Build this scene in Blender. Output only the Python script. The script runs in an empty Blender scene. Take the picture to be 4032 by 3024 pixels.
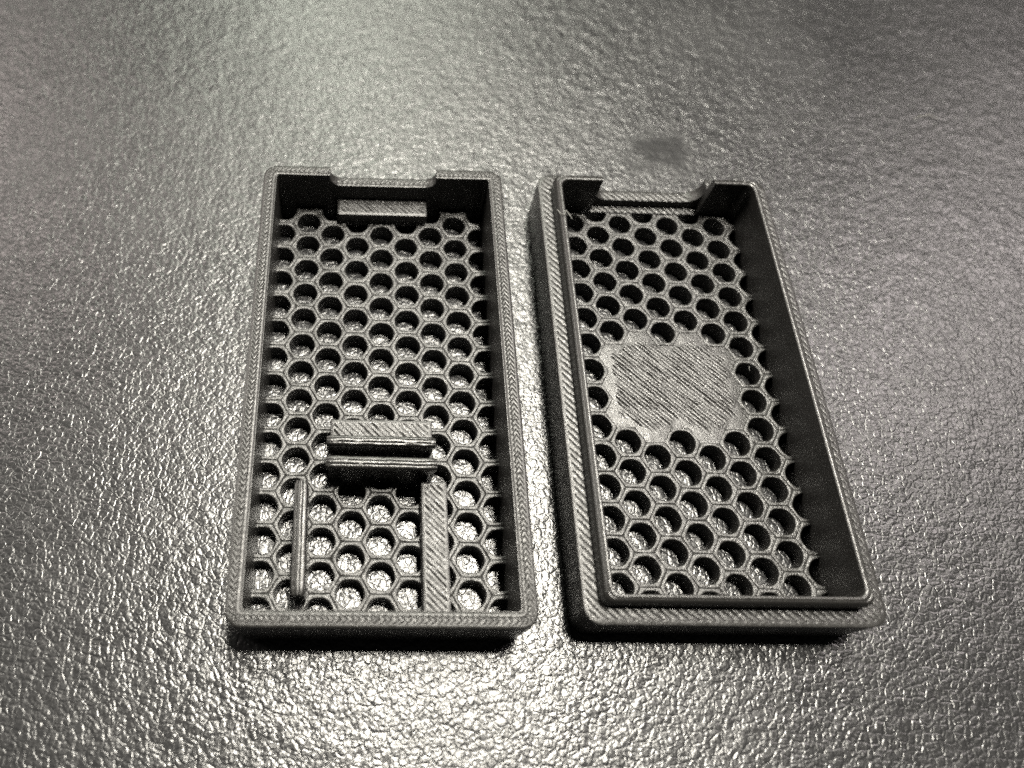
import bpy, bmesh, math, random
from mathutils import Vector, Matrix, noise

K = 0.01            # one Blender unit is 10 cm; all sizes below are in millimetres times K
SC = bpy.context.scene
SC.unit_settings.system = 'METRIC'
SC.unit_settings.scale_length = 0.1
COL = SC.collection
random.seed(7)
TZ = 2.0            # the table top is z = 0, the left tray's inner floor is at z = 2 mm

# ------------------------------------------------------------------ camera
cd = bpy.data.cameras.new('camera')
cam = bpy.data.objects.new('camera', cd)
COL.objects.link(cam)
cam.location = (-2.0673 * K, -49.6847 * K, (65.1553 + TZ) * K)
cam.rotation_euler = (0.456908, -0.036745, 0.000853)
cd.sensor_fit = 'HORIZONTAL'
cd.sensor_width = 36.0
cd.lens = 36.0 * 2968.374 / 4032.0
cd.shift_x = 502.81 / 4032.0
cd.shift_y = 0.01 / 4032.0
cd.clip_start = 0.01
cd.clip_end = 200
cd.dof.use_dof = True
cd.dof.focus_distance = 69.5 * K
cd.dof.aperture_fstop = 1.9
SC.camera = cam

# ------------------------------------------------------------------ world and lamps
W = bpy.data.worlds.new('World')
SC.world = W
W.use_nodes = True
bg = W.node_tree.nodes['Background']
bg.inputs[0].default_value = (0.84, 0.82, 0.74, 1)
bg.inputs[1].default_value = 0.035
SC.view_settings.view_transform = 'Standard'
SC.view_settings.look = 'None'
SC.view_settings.exposure = 0.0
SC.view_settings.gamma = 1.0
SC.cycles.use_denoising = False
SC.cycles.sample_clamp_indirect = 4.0
SC.cycles.max_bounces = 8


def lamp(name, px, direction, dist, size, power, color, size_y=None):
    """area lamp standing `dist` mm away from table point px, in that direction, facing it"""
    ld = bpy.data.lights.new(name, 'AREA')
    ld.shape = 'ELLIPSE' if size_y else 'DISK'
    ld.size = size * K
    if size_y:
        ld.size_y = size_y * K
    ld.energy = power
    ld.color = color
    o = bpy.data.objects.new(name, ld)
    d = Vector(direction).normalized()
    o.location = (Vector(px) + d * dist) * K
    o.rotation_euler = d.to_track_quat('Z', 'Y').to_euler()
    COL.objects.link(o)
    return o


lamp('ceiling_lamp', (6, -36, 0), (0.105, 0.16, 0.98), 700, 80, 1020, (1.0, 0.95, 0.84))
lamp('second_ceiling_lamp', (6, -26, 0), (0.13, 0.37, 0.92), 900, 170, 1150, (1.0, 0.96, 0.86))
lamp('ceiling_bounce', (6, -8, 0), (0.07, 0.57, 0.82), 1500, 360, 800, (1.0, 0.97, 0.85), 480)
lamp('window_light', (-10, 30, 0), (-0.04, 0.78, 0.62), 1500, 280, 700, (0.95, 1.0, 0.84), 380)
lamp('side_lamp_left', (-40, 2, 0), (-0.46, 0.60, 0.65), 1500, 240, 470, (1.0, 0.87, 0.82))
lamp('side_lamp_right', (52, -18, 0), (0.62, 0.38, 0.69), 1500, 380, 760, (1.0, 0.90, 0.88))
lamp('wall_fill_left', (20, -20, 0), (-0.84, 0.34, 0.40), 1400, 500, 1250, (1.0, 0.95, 0.86))  # added fill, no known source: brightens the right tray's left-facing inner wall


# ------------------------------------------------------------------ materials
def mat(name, base, rough, spec=0.5):
    m = bpy.data.materials.new(name)
    m.use_nodes = True
    b = m.node_tree.nodes['Principled BSDF']
    b.inputs['Base Color'].default_value = (*base, 1)
    b.inputs['Roughness'].default_value = rough
    b.inputs['Specular IOR Level'].default_value = spec
    return m, m.node_tree, b


class NT:
    """small helper that writes node trees tersely"""
    def __init__(s, nt):
        s.nt = nt

    def n(s, t, **kw):
        nd = s.nt.nodes.new(t)
        for k, v in kw.items():
            setattr(nd, k, v)
        return nd

    def link(s, a, b):
        s.nt.links.new(a, b)

    def m(s, op, a, b=None, c=None, clamp=False):
        nd = s.n('ShaderNodeMath', operation=op, use_clamp=clamp)
        for i, v in enumerate((a, b, c)):
            if v is None:
                continue
            if isinstance(v, (int, float)):
                nd.inputs[i].default_value = v
            else:
                s.link(v, nd.inputs[i])
        return nd.outputs[0]

    def noise(s, vec, scale, detail=2, rough=0.5, dist=0):
        nd = s.n('ShaderNodeTexNoise')
        nd.inputs['Scale'].default_value = scale
        nd.inputs['Detail'].default_value = detail
        nd.inputs['Roughness'].default_value = rough
        nd.inputs['Distortion'].default_value = dist
        s.link(vec, nd.inputs['Vector'])
        return nd.outputs[0]

    def ramp(s, v, a, b, lo=0.0, hi=1.0, smooth=True):
        nd = s.n('ShaderNodeMapRange')
        nd.interpolation_type = 'SMOOTHSTEP' if smooth else 'LINEAR'
        nd.inputs['From Min'].default_value = a
        nd.inputs['From Max'].default_value = b
        nd.inputs['To Min'].default_value = lo
        nd.inputs['To Max'].default_value = hi
        s.link(v, nd.inputs['Value'])
        return nd.outputs[0]

    def mm(s, scale=(1, 1, 1)):
        """object coordinates in millimetres"""
        tc = s.n('ShaderNodeTexCoord')
        mp = s.n('ShaderNodeMapping')
        mp.inputs['Scale'].default_value = tuple(c / K for c in scale)
        s.link(tc.outputs['Object'], mp.inputs['Vector'])
        return mp.outputs[0]


def table_material():
    m, nt, b = mat('black_grained_leatherette', (0.010, 0.010, 0.0105), 0.30, 0.55)
    h = NT(nt)
    v = h.mm()
    wv = h.n('ShaderNodeTexNoise')
    wv.inputs['Scale'].default_value = 1.1
    wv.inputs['Detail'].default_value = 2
    h.link(v, wv.inputs['Vector'])
    off = h.n('ShaderNodeVectorMath', operation='SCALE')
    off.inputs['Scale'].default_value = 0.55
    h.link(wv.outputs['Color'], off.inputs[0])
    add = h.n('ShaderNodeVectorMath', operation='ADD')
    h.link(v, add.inputs[0])
    h.link(off.outputs[0], add.inputs[1])
    vo = h.n('ShaderNodeTexVoronoi', feature='DISTANCE_TO_EDGE')
    vo.inputs['Scale'].default_value = 1.55
    h.link(add.outputs[0], vo.inputs['Vector'])
    cells = h.ramp(vo.outputs['Distance'], 0.0, 0.22)
    vo2 = h.n('ShaderNodeTexVoronoi', feature='SMOOTH_F1')
    vo2.inputs['Scale'].default_value = 3.0
    vo2.inputs['Smoothness'].default_value = 0.35
    h.link(add.outputs[0], vo2.inputs['Vector'])
    fine = h.m('MULTIPLY', vo2.outputs['Distance'], -0.5)
    vo3 = h.n('ShaderNodeTexVoronoi', feature='DISTANCE_TO_EDGE')
    vo3.inputs['Scale'].default_value = 3.9
    h.link(add.outputs[0], vo3.inputs['Vector'])
    tiny = h.ramp(vo3.outputs['Distance'], 0.0, 0.16)
    lump = h.noise(v, 0.62, 3, 0.55)
    big = h.noise(v, 0.10, 1, 0.5)
    a = h.m('MULTIPLY', cells, 0.17)
    a = h.m('MULTIPLY_ADD', fine, 0.36, a)
    a = h.m('MULTIPLY_ADD', tiny, 0.022, a)
    a = h.m('MULTIPLY_ADD', lump, 1.30, a)
    a = h.m('MULTIPLY_ADD', big, 1.0, a)
    bp = h.n('ShaderNodeBump')
    bp.inputs['Strength'].default_value = 1.0
    bp.inputs['Distance'].default_value = 0.108 * K
    h.link(a, bp.inputs['Height'])
    h.link(bp.outputs[0], b.inputs['Normal'])
    # a dull greasy smudge behind the right tray and faint uneven wear
    sub = h.n('ShaderNodeVectorMath', operation='DISTANCE')
    sub.inputs[1].default_value = (33.2, 14.8, 0)
    h.link(v, sub.inputs[0])
    wob = h.noise(v, 0.35, 3, 0.6)
    dd = h.m('MULTIPLY_ADD', wob, 9.0, sub.outputs['Value'])
    sm = h.ramp(dd, 5.0, 10.5, 0.85, 0.0)
    wear = h.noise(v, 0.045, 3, 0.55)
    r = h.ramp(wear, 0.35, 0.68, 0.27, 0.33)
    r = h.m('MULTIPLY_ADD', sm, 0.22, r)
    h.link(r, b.inputs['Roughness'])
    sp = h.m('MULTIPLY_ADD', sm, -0.49, 0.55)
    h.link(sp, b.inputs['Specular IOR Level'])
    return m


def plastic(name, kind, diag=1.0, pitch=0.42, base=(0.013, 0.0125, 0.0118), rough=0.37, depth=0.05):
    """black printed plastic: `kind` picks the relief left by the print head on level faces;
    walls show the stacked layers"""
    m, nt, b = mat(name, base, rough, 0.5)
    h = NT(nt)
    v = h.mm()
    sep = h.n('ShaderNodeSeparateXYZ')
    h.link(v, sep.inputs[0])
    X, Y, Z = sep.outputs
    geo = h.n('ShaderNodeNewGeometry')
    sn = h.n('ShaderNodeSeparateXYZ')
    h.link(geo.outputs['True Normal'], sn.inputs[0])
    up = h.ramp(sn.outputs[2], 0.55, 0.85)
    fine = h.noise(v, 7.0, 3, 0.65)
    mid = h.noise(v, 1.6, 3, 0.6)
    wob = h.m('MULTIPLY', mid, 0.35)

    def lines(coord, p, sharp=1.0):
        s_ = h.m('SINE', h.m('MULTIPLY', coord, math.pi / p))
        s_ = h.m('ABSOLUTE', s_)
        return h.m('POWER', s_, 0.55 * sharp)
    layer = lines(h.m('MULTIPLY_ADD', mid, 0.05, Z), 0.22)
    if kind == 'rim':
        uv = h.n('ShaderNodeUVMap')
        su = h.n('ShaderNodeSeparateXYZ')
        h.link(uv.outputs[0], su.inputs[0])
        U, V = su.outputs[0], su.outputs[1]
        edge = h.m('ABSOLUTE', h.m('SUBTRACT', V, 0.625))
        inside = h.ramp(edge, 0.30, 0.36, 1.0, 0.0)
        zig = h.m('ABSOLUTE', h.m('SUBTRACT', V, 0.62))
        zz = lines(h.m('ADD', h.m('MULTIPLY_ADD', zig, 1.3, U), wob), 0.50)
        bead = lines(V, 0.42)
        sel = h.m('ADD', h.m('MULTIPLY', inside, zz), h.m('MULTIPLY', h.m('SUBTRACT', 1.0, inside), bead))
        pits = h.ramp(h.noise(v, 2.2, 2, 0.6), 0.60, 0.72, 0.0, -0.8)
        top = h.m('ADD', sel, h.m('MULTIPLY', pits, inside))
        # a row of pinholes where the filling turns back along the inner wall
        pu = h.m('SUBTRACT', h.m('FRACT', h.m('MULTIPLY', U, 2.0)), 0.5)
        pv = h.m('MULTIPLY', h.m('SUBTRACT', V, 0.93), 3.0)
        pd = h.m('SQRT', h.m('ADD', h.m('MULTIPLY', pu, pu), h.m('MULTIPLY', pv, pv)))
        hole = h.ramp(pd, 0.10, 0.34, -1.6, 0.0)
        top = h.m('ADD', top, hole)
    elif kind == 'flange':
        d = h.m('MULTIPLY_ADD', Y, diag, X)
        dl = lines(h.m('ADD', h.m('MULTIPLY', d, 0.7071), wob), 0.52)
        uv = h.n('ShaderNodeUVMap')
        su = h.n('ShaderNodeSeparateXYZ')
        h.link(uv.outputs[0], su.inputs[0])
        inside = h.ramp(su.outputs[1], 0.30, 0.42)
        top = h.m('ADD', h.m('MULTIPLY', inside, dl), h.m('MULTIPLY', h.m('SUBTRACT', 1.0, inside), 0.9))
    elif kind == 'diagonal':
        at = h.n('ShaderNodeAttribute', attribute_name='edge_d')
        inside = h.ramp(at.outputs['Fac'], 0.26, 0.40)
        d = h.m('MULTIPLY_ADD', Y, diag, X)
        dl = lines(h.m('ADD', h.m('MULTIPLY', d, 0.7071), h.m('MULTIPLY', wob, 0.5)), pitch)
        # here and there a bead did not meet its neighbour
        along = h.m('MULTIPLY', h.m('MULTIPLY_ADD', Y, -diag, X), 0.28)
        cr = h.n('ShaderNodeCombineXYZ')
        h.link(along, cr.inputs[0])
        h.link(h.m('MULTIPLY', d, 2.1), cr.inputs[1])
        gap = h.ramp(h.noise(cr.outputs[0], 1.0, 2, 0.55), 0.42, 0.70)
        amp = h.m('MULTIPLY_ADD', gap, 1.5 if pitch < 0.4 else 1.1, 0.45 if pitch < 0.4 else 0.45)
        dl = h.m('MULTIPLY', h.m('SUBTRACT', dl, 1.0), amp)
        top = h.m('MULTIPLY', inside, dl)
    else:
        top = h.m('MULTIPLY', mid, 0.8)
    hgt = h.m('ADD', h.m('MULTIPLY', up, top), h.m('MULTIPLY', h.m('SUBTRACT', 1.0, up), h.m('MULTIPLY', layer, 0.35)))
    hgt = h.m('MULTIPLY_ADD', fine, 0.60 if kind == 'plain' else 0.45, hgt)
    hgt = h.m('MULTIPLY_ADD', mid, 0.45, hgt)
    bp = h.n('ShaderNodeBump')
    bp.inputs['Strength'].default_value = 1.0
    bp.inputs['Distance'].default_value = depth * K
    h.link(hgt, bp.inputs['Height'])
    h.link(bp.outputs[0], b.inputs['Normal'])
    rr = h.ramp(mid, 0.3, 0.7, rough - 0.07, rough + 0.07)
    h.link(h.m('MULTIPLY', rr, h.m('MULTIPLY_ADD', up, 0.22, 0.78)), b.inputs['Roughness'])
    return m


M_TABLE = table_material()
M_RIM = plastic('black_plastic_rim', 'rim', depth=0.055)
M_FLANGE = plastic('black_plastic_flange', 'flange', diag=1.0, depth=0.06)
M_DIAG = plastic('black_plastic_diagonal_infill', 'diagonal', diag=1.0, depth=0.075)
M_PATCH = plastic('black_plastic_solid_infill', 'diagonal', diag=1.0, pitch=0.36, depth=0.085, rough=0.33)
M_MESH = plastic('black_plastic_mesh', 'plain', depth=0.07)
M_WALL = plastic('black_plastic_smooth', 'plain', depth=0.035, rough=0.32)
M_LINT, _, _ = mat('pale_lint', (0.22, 0.215, 0.20), 0.8)
M_STRING, _, _ = mat('clear_grey_strand', (0.20, 0.20, 0.19), 0.25, 0.7)


# ------------------------------------------------------------------ mesh helpers
def finish(name, bm, material, parent=None, smooth=True, angle=40):
    for v in bm.verts:
        v.co *= K
    me = bpy.data.meshes.new(name)
    bmesh.ops.recalc_face_normals(bm, faces=bm.faces)
    if smooth:
        for f in bm.faces:
            f.smooth = True
        for e in bm.edges:
            if len(e.link_faces) == 2 and e.calc_face_angle(0) > math.radians(angle):
                e.smooth = False
    bm.to_mesh(me)
    bm.free()
    me.materials.append(material)
    o = bpy.data.objects.new(name, me)
    COL.objects.link(o)
    if parent:
        o.parent = parent
    return o


def loft(name, samples, material, parent, closed=True, caps=False, angle=40):
    """samples: list of lists of (x, y, z, v) along a path; each is one cross-section"""
    bm = bmesh.new()
    uvl = bm.loops.layers.uv.new('UVMap')
    rows = [[bm.verts.new(p[:3]) for p in s] for s in samples]
    n = len(rows)
    u = [0.0]
    for i in range(1, n + 1):
        a, b = samples[i - 1][1], samples[i % n][1]
        u.append(u[-1] + math.hypot(a[0] - b[0], a[1] - b[1]))
    m = len(samples[0])
    for i in range(n if closed else n - 1):
        j = (i + 1) % n
        for k in range(m if closed else m - 1):
            l = (k + 1) % m
            vs = (rows[i][k], rows[j][k], rows[j][l], rows[i][l])
            uvs = ((u[i], samples[i][k][3]), (u[i + 1], samples[j][k][3]), (u[i + 1], samples[j][l][3]), (u[i], samples[i][l][3]))
            try:
                f = bm.faces.new(vs)
            except ValueError:
                continue
            for lp, c in zip(f.loops, uvs):
                lp[uvl].uv = c
    if caps:
        bm.faces.new(rows[0])
        bm.faces.new(rows[-1])
    bmesh.ops.remove_doubles(bm, verts=bm.verts, dist=1e-5)
    return finish(name, bm, material, parent, angle=angle)


def rim_path(ox, oy0, oy1, ro, ix, iy0, iy1, ri, notch, straight=3.0):
    """pairs (outer xy, inner xy, notch index) round the frame, counter-clockwise from the far notch's right end.
    `notch` lists (x, tag) along the far side from x = +h to x = -h"""
    out = []
    for x, tag in notch:
        out.append(((x, oy1), (x, iy1), tag))

    def line(a, b):
        (ao, ai), (bo, bi) = a, b
        n = max(2, int(math.dist(ao, bo) / straight))
        for i in range(1, n):
            t = i / n
            out.append((tuple(p + (q - p) * t for p, q in zip(ao, bo)), tuple(p + (q - p) * t for p, q in zip(ai, bi)), None))

    def corner(cx, cy, dx, dy, a0):
        pts = []
        for i in range(9):
            a = math.radians(a0 + 90 * i / 8)
            pts.append(((cx[0] + ro * math.cos(a), cy[0] + ro * math.sin(a)), (cx[1] + ri * math.cos(a), cy[1] + ri * math.sin(a)), None))
        return pts
    xo, xi = ox - ro, ix - ri
    cs = [corner((-xo, -xi), (oy1 - ro, iy1 - ri), 0, 0, 90), corner((-xo, -xi), (oy0 + ro, iy0 + ri), 0, 0, 180),
          corner((xo, xi), (oy0 + ro, iy0 + ri), 0, 0, 270), corner((xo, xi), (oy1 - ro, iy1 - ri), 0, 0, 0)]
    for c in cs:
        line((out[-1][0], out[-1][1]), (c[0][0], c[0][1]))
        out.extend(c)
    line((out[-1][0], out[-1][1]), (out[0][0], out[0][1]))
    return out


def notch_profile(hw, z0, z1, r, n=9):
    """x from +hw to -hw with the top height there: square shoulders, round lower corners"""
    pts = [(hw, z0)]
    for i in range(n + 1):
        a = math.pi / 2 * i / n
        pts.append((hw - r * (1 - math.cos(a)), z1 + r - r * math.sin(a)))
    for i in range(1, 10):
        pts.append((hw - r - (2 * (hw - r)) * i / 10, z1 + 0.02 * math.sin(i * 2.1)))
    for i in range(n + 1):
        a = math.pi / 2 * (1 - i / n)
        pts.append((-hw + r * (1 - math.cos(a)), z1 + r - r * math.sin(a)))
    pts.append((-hw, z0))
    return pts


def hexfloor(name, parent, material, x0, x1, y0, y1, ztop, thick, skip, rows, cols, seed):
    bm = bmesh.new()
    P = 3.0
    CX = P * math.sqrt(3) / 2
    N = 36
    rnd = random.Random(seed)
    prof = [(0.0, -0.10), (0.06, -0.035), (0.16, -0.005), (0.40, 0.0), (0.70, -0.004), (0.90, -0.03), (1.0, -0.065)]
    for c in range(-cols, cols + 1):
        for r in range(-2, rows):
            cy = -(r + (0.5 if c % 2 else 0.0)) * P if seed == 1 else -(r + (0.0 if c % 2 else 0.5)) * P
            cx = c * CX
            if (c, cy) in skip:
                continue
            if cx < x0 - 1.8 or cx > x1 + 1.8 or cy < y0 - 1.8 or cy > y1 + 1.8:
                continue
            k = 1 + rnd.uniform(-0.02, 0.012)
            jx, jy = rnd.uniform(-.03, .03), rnd.uniform(-.03, .03)
            rings = []
            hole, bound = [], []
            for i in range(N):
                a = 2 * math.pi * i / N
                d = (math.degrees(a) - 30) % 60
                d = math.radians(min(d, 60 - d))
                rb = 1.5 / math.cos(d)
                rh = min(1.175 / math.cos(d), 1.205) * k
                rh += 0.022 * noise.noise(Vector((cx + math.cos(a) * 1.5, cy + math.sin(a) * 1.5, 3.1 * seed)))
                hole.append((cx + jx + rh * math.cos(a), cy + jy + rh * math.sin(a)))
                bound.append((cx + rb * math.cos(a), cy + rb * math.sin(a)))
            for t, z in prof:
                ring = []
                for (hx, hy), (bx, by) in zip(hole, bound):
                    x, y = hx + (bx - hx) * t, hy + (by - hy) * t
                    w = 0.030 * noise.noise(Vector((x * 1.7, y * 1.7, 7 * seed)))
                    w += 0.030 * noise.noise(Vector((x * 4.1, y * 4.1, 3 + 7 * seed))) * (0.4 + t)
                    if t > 0.85:      # the seam between neighbouring rings closes up here and there
                        w += 0.05 * max(0.0, 0.35 + noise.noise(Vector((x * 1.1, y * 1.1, 20 + seed))))
                    ring.append(bm.verts.new((x, y, ztop + z + w)))
                rings.append(ring)
            for a_, b_ in zip(rings, rings[1:]):
                for i in range(N):
                    j = (i + 1) % N
                    bm.faces.new((a_[i], a_[j], b_[j], b_[i]))
            prev = rings[0]
            for q, (dz, dr) in enumerate(((0.28, 0.01), (thick * 0.55, 0.0), (thick - 0.02, 0.015))):
                ring = [bm.verts.new((hx + (hx - cx) * -dr, hy + (hy - cy) * -dr, ztop - dz)) for hx, hy in hole]
                for i in range(N):
                    j = (i + 1) % N
                    bm.faces.new((prev[i], ring[i], ring[j], prev[j]))
                prev = ring
    bmesh.ops.remove_doubles(bm, verts=bm.verts, dist=0.004)
    for co, no in (((x0, 0, 0), (-1, 0, 0)), ((x1, 0, 0), (1, 0, 0)), ((0, y0, 0), (0, -1, 0)), ((0, y1, 0), (0, 1, 0))):
        bmesh.ops.bisect_plane(bm, geom=bm.verts[:] + bm.edges[:] + bm.faces[:], plane_co=co, plane_no=no, clear_outer=True)
    return finish(name, bm, material, parent, angle=55)


def block(name, parent, material, x0, x1, y0, y1, z0, z1, bev=0.10, r=0.15, waist=0.0):
    """printed block with a softly rounded top edge; edge_d carries the distance from the top's edge"""
    bm = bmesh.new()
    lay = bm.verts.layers.float.new('edge_d')

    def ring(ins, z, d):
        vs = []
        rr = max(r - ins * 0.5, 0.02)
        for cx, cy, a0 in ((x1 - ins - rr, y1 - ins - rr, 0), (x0 + ins + rr, y1 - ins - rr, 90),
                           (x0 + ins + rr, y0 + ins + rr, 180), (x1 - ins - rr, y0 + ins + rr, 270)):
            for i in range(4):
                a = math.radians(a0 + 30 * i)
                v = bm.verts.new((cx + rr * math.cos(a), cy + rr * math.sin(a), z))
                v[lay] = d
                vs.append(v)
        return vs
    rs = [ring(waist, z0, 0), ring(waist, z1 - 0.5 if waist else z1 - bev, 0)]
    if waist:
        rs.append(ring(0, z1 - 0.28, 0))
    rs += [ring(bev * 0.3, z1 - bev * 0.3, 0.05), ring(bev, z1, 0.12), ring(0.42, z1, 0.42)]
    for a, b in zip(rs, rs[1:]):
        for i in range(16):
            j = (i + 1) % 16
            bm.faces.new((a[i], a[j], b[j], b[i]))
    bm.faces.new(rs[-1])
    bm.faces.new(list(reversed(rs[0])))
    return finish(name, bm, material, parent)


def rail(name, parent, material, p0, p1, half, z0, z1, seed, skew=0.0, foot=None):
    """thin upright rib from p0 to p1, its head a little wider than its foot and made of a few laid beads"""
    foot = foot or half * 0.80
    a, b = Vector((*p0, 0)), Vector((*p1, 0))
    d = (b - a).normalized()
    s = Vector((-d.y, d.x, 0))
    prof = [(-foot, z0), (-foot, z1 - 0.95), (-half, z1 - 0.55), (-half, z1 - 0.28), (-half * 0.90, z1 - 0.09), (-half * 0.80, z1 - 0.03),
            (-half * 0.52, z1 - 0.02), (-half * 0.42, z1 - 0.10), (-half * 0.32, z1 - 0.01), (0, z1 + 0.02),
            (half * 0.20, z1), (half * 0.30, z1 - 0.09), (half * 0.40, z1 - 0.02), (half * 0.78, z1 - 0.03), (half * 0.88, z1 - 0.08),
            (half, z1 - 0.22), (half, z1 - 0.55), (foot, z1 - 0.95), (foot, z0)]
    n = 26
    L = (b - a).length
    smp = []
    for i in range(n + 1):
        t = i / n
        e = min(t, 1 - t) * L
        pinch = min(1.0, 0.84 + e * 1.1)
        drop = max(0.0, 0.08 - e * 0.6)
        row = []
        for q, z in prof:
            w = 0.025 * noise.noise(Vector((t * 9 + seed, q * 3, z)))
            zz = z - (drop if z > z1 - 1.0 else 0)
            pp = a + d * (t * L) + s * (q * pinch + w + skew * (t - 0.5))
            # the head sticks out past the foot at both ends
            if z <= z1 - 0.9:
                pp = a + d * (0.20 + t * (L - 0.40)) + s * (q + skew * (t - 0.5))
            row.append((pp.x, pp.y, zz + (w if z > z0 else 0), q + half))
        smp.append(row)
    return loft(name, smp, material, parent, closed=False, caps=True, angle=50)


def strand(name, parent, material, pts, r):
    bm = bmesh.new()
    pts = [Vector(p) for p in pts]
    rows = []
    for i, p in enumerate(pts):
        t = (pts[min(i + 1, len(pts) - 1)] - pts[max(i - 1, 0)]).normalized()
        s = t.cross(Vector((0.3, 0.2, 1))).normalized()
        q = t.cross(s)
        rr = r * (0.5 if i in (0, len(pts) - 1) else 1.0)
        rows.append([bm.verts.new(p + (s * math.cos(k * math.pi / 3) + q * math.sin(k * math.pi / 3)) * rr) for k in range(6)])
    for a, b in zip(rows, rows[1:]):
        for k in range(6):
            bm.faces.new((a[k], b[k], b[(k + 1) % 6], a[(k + 1) % 6]))
    bm.faces.new(rows[0])
    bm.faces.new(rows[-1])
    return finish(name, bm, material, parent)


def thing(name, label, cat, loc, rz=0.0, group=None):
    o = bpy.data.objects.new(name, None)
    o.empty_display_size = 0.05
    o.location = tuple(c * K for c in loc)
    o.rotation_euler = (0, 0, rz)
    o['label'] = label
    o['category'] = cat
    if group:
        o['group'] = group
    COL.objects.link(o)
    return o


# ------------------------------------------------------------------ the table top
bm = bmesh.new()
bmesh.ops.create_grid(bm, x_segments=8, y_segments=8, size=400)
table = finish('table_top', bm, M_TABLE)
table['kind'] = 'structure'

# ------------------------------------------------------------------ left tray: shallow half with the clips
tray = thing('clip_case_half', 'shallow black printed case half with two clip rails across its honeycomb floor', 'case half', (0, 0, 0),
             group='two halves of a printed case')
ZF, ZR = TZ, TZ + 5.0      # inner floor and rim heights above the table
nt_ = notch_profile(5.48, ZR, TZ + 3.5, 1.15)
path = rim_path(12.22, -40.98, 4.80, 1.35, 10.88, -39.66, 3.66, 0.35, [(x, i) for i, (x, z) in enumerate(nt_)])
smp = []
for (ox, oy), (ix, iy), tag in path:
    zt = ZR if tag is None else nt_[tag][1]
    zt += 0.015 * noise.noise(Vector((ox, oy, 1.0)))
    dx, dy = ix - ox, iy - oy
    w = math.hypot(dx, dy)

    def at(f, z, vv=None):
        return (ox + dx * f, oy + dy * f, z, f * w if vv is None else vv)
    e = 0.10 / w
    smp.append([at(0.30 / w, 0.02), at(0, 0.45), at(0, zt - 0.12), at(e * .3, zt - 0.035), at(e, zt), at(0.5, zt + 0.01), at(1 - e, zt), at(1 - e * .3, zt - 0.03), at(1, zt - 0.12), at(1, 0.03)])
loft('tray_wall', smp, M_RIM, tray, angle=38)
hexfloor('honeycomb_floor', tray, M_MESH, -10.90, 10.90, -39.68, 3.68, ZF, 2.0, set(), 15, 5, 1)
block('port_ledge', tray, M_DIAG, -4.72, 4.74, 1.58, 3.64, ZF - 0.3, ZF + 1.45)
block('clip_base', tray, M_DIAG, -4.66, 4.62, -27.35, -22.05, ZF - 0.3, ZF + 1.5)
rail('clip_rail', tray, M_WALL, (-4.86, -25.02), (4.66, -25.10), 0.46, ZF + 1.3, ZF + 4.0, 1)
rail('clip_rail', tray, M_WALL, (-4.88, -27.02), (4.74, -27.14), 0.56, ZF - 0.2, ZF + 4.0, 5)
rail('support_post', tray, M_WALL, (-6.86, -28.80), (-6.72, -38.35), 0.58, ZF - 0.2, ZF + 4.1, 9)
block('support_strip', tray, M_DIAG, 3.50, 5.80, -39.64, -27.90, ZF - 0.3, ZF + 1.4)
for i, (x, y) in enumerate(((-6.4, -38.9), (-6.75, -38.8), (-6.1, -39.0))):
    strand('plastic_string', tray, M_STRING, [(x, y - 0.3, ZF + 0.1), (x + 0.03, y, ZF + 0.45), (x + 0.02, y + 0.25, ZF + 0.9)], 0.025)

# ------------------------------------------------------------------ right tray: deeper half with the raised lip
lid = thing('lipped_case_half', 'black printed case half with raised inner lip and a solid patch in its honeycomb floor', 'case half',
            (28.618, 2.245, 0), -0.0046, group='two halves of a printed case')
ZF2, ZB, ZL = TZ, TZ + 3.2, TZ + 5.0
n2 = [(x + 0.17, z) for x, z in notch_profile(5.88, ZB, TZ + 1.05, 1.6)]
OX, OY0, OY1 = 12.15, -42.66, 3.82
LX, LY0, LY1 = 10.80, -41.20, 2.50
IX, IY0, IY1 = 10.06, -40.50, 1.66
tags = [(n2[0][0] + 1e-3, 'a')] + [(x, i) for i, (x, z) in enumerate(n2)] + [(n2[-1][0] - 1e-3, 'a')]
pathA = rim_path(OX, OY0, OY1, 1.45, IX, IY0, IY1, 0.80, tags)
pathB = rim_path(LX, LY0, LY1, 0.75, IX, IY0, IY1, 0.80, tags)
smp, lip = [], []
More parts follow.
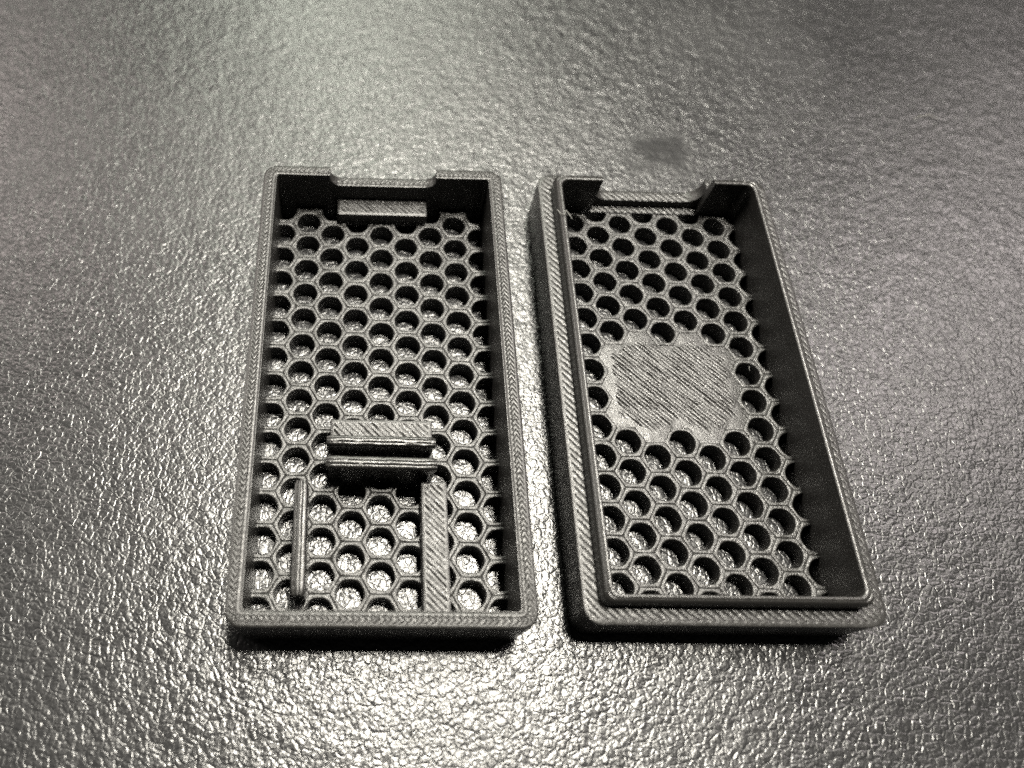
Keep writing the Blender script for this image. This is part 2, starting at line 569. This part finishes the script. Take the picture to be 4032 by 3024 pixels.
for (o1, i1, tag), (l1, _, _) in zip(pathA, pathB):
    if tag is None or tag == 'a':
        zt, zi = ZB, ZB
    else:
        zt, zi = n2[tag][1], ZF2 + 0.0
    zt += 0.015 * noise.noise(Vector((o1[0], o1[1], 4.0)))
    mx = lambda f, z, v: (o1[0] + (l1[0] - o1[0]) * f, o1[1] + (l1[1] - o1[1]) * f, z, v)
    cut = isinstance(tag, int)
    smp.append([mx(0.22, 0.02, 0), mx(0, 0.45, 0), mx(0, zt - 0.14, 0), mx(0.025, zt - 0.04, 0.05), mx(0.08, zt, 0.12), mx(0.5, zt + 0.012, 0.7),
                mx(0.995, zt, 1.4), (l1[0], l1[1], zt - 0.02 if not cut else zt - 0.06, 1.4),
                (l1[0], l1[1], min(zi, zt), 1.6), (i1[0], i1[1], zi, 2.1), (i1[0], i1[1], 0.03, 3.0)])
    if not cut:
        dx, dy = i1[0] - l1[0], i1[1] - l1[1]
        w_ = 0.03 * noise.noise(Vector((l1[0] * .8, l1[1] * .8, 9.0)))
        f_ = lambda f, z: (l1[0] + dx * f, l1[1] + dy * f, z, f)
        lip.append([f_(0, ZB - 0.02), f_(0, ZL - 0.75), f_(0.05, ZL - 0.38), f_(0.26 + w_, ZL - 0.10), f_(0.40, ZL - 0.05), f_(0.48, ZL - 0.09),
                    f_(0.58, ZL - 0.01), f_(0.85, ZL + w_ * .5), f_(0.97, ZL - 0.07), f_(1.0, ZL - 0.2), f_(1.0, ZB - 0.0)])
def bow(rows):
    """the print has crept outwards a little on its right side, more towards the near end"""
    return [[(x * (1 + 0.037 * (0.22 + 0.75 * min(1, max(0, -y / 40)))) + (0.30 if x > 11.4 else 0) if x > 0 else x, y, z, v) for x, y, z, v in r] for r in rows]


loft('lid_wall', bow(smp), M_FLANGE, lid, angle=38)
# the lip runs from the notch's left end round to its right end: first sample (right end) goes last
lip = lip[1:] + lip[:1]
loft('raised_lip', bow(lip), M_WALL, lid, closed=False, caps=True, angle=50)

skip = set()
solid = []
P = 3.0
for c, ys in ((-2, (5.5, 6.5, 7.5)), (-1, (5, 6, 7, 8)), (0, (5.5, 6.5, 7.5)), (1, (5, 6, 7, 8)), (2, (5.5, 6.5, 7.5))):
    for y in ys:
        skip.add((c, -y * P))
        solid.append((c * P * math.sqrt(3) / 2, -y * P))
hexfloor('honeycomb_floor', lid, M_MESH, -10.09, 10.40, -40.52, 1.50, ZF2, 2.0, skip, 15, 5, 2)
# solid patch: the union of the filled cells
bm = bmesh.new()
lay = bm.verts.layers.float.new('edge_d')
for cx, cy in solid:
    ctr = bm.verts.new((cx, cy, ZF2 + 0.015))
    ring = []
    for i in range(36):
        a = 2 * math.pi * i / 36
        d = (math.degrees(a) - 30) % 60
        d = math.radians(min(d, 60 - d))
        ring.append(bm.verts.new((cx + 1.5 / math.cos(d) * math.cos(a), cy + 1.5 / math.cos(d) * math.sin(a), ZF2 + 0.015)))
    for i in range(36):
        bm.faces.new((ctr, ring[i], ring[(i + 1) % 36]))
bmesh.ops.remove_doubles(bm, verts=bm.verts, dist=0.01)
edge = [v for v in bm.verts if v.is_boundary]
for v in bm.verts:
    v[lay] = 0.42 if not v.is_boundary else 0.1
for v in edge:
    v.co.z -= 0.10
finish('solid_patch', bm, M_PATCH, lid)
# a wisp of stringing on the lip, a hair in one hole
strand('plastic_string', lid, M_STRING, [(-10.9, -2.2, ZL - .1), (-10.7, -2.9, ZL + .1), (-10.3, -3.1, ZL + .2), (-10.1, -2.5, ZL + .15), (-9.8, -3.0, ZL + .1), (-9.5, -3.4, ZL - .1)], 0.045)
strand('plastic_string', lid, M_STRING, [(7.3, -15.9, ZF2 - .6), (7.9, -16.2, ZF2 - .3), (8.3, -16.8, ZF2 - .3), (8.3, -17.4, ZF2 - .5)], 0.04)

# ------------------------------------------------------------------ lint on the table
def lint(x, y, pts, label, r):
    o = strand('lint', None, M_LINT, [(p[0], p[1], 0.05 + p[2]) for p in pts], r)
    o.location = (x * K, y * K, 0)
    o['label'] = label
    o['category'] = 'lint'


lint(67.8, 21.5, [(-1.6, -.2, 0), (-.9, .2, .1), (-.2, .1, .2), (.4, .5, .15), (.9, .1, .1), (1.5, -.1, .0)],
     'tiny pale curl of lint on the table behind the lipped case half', 0.035)
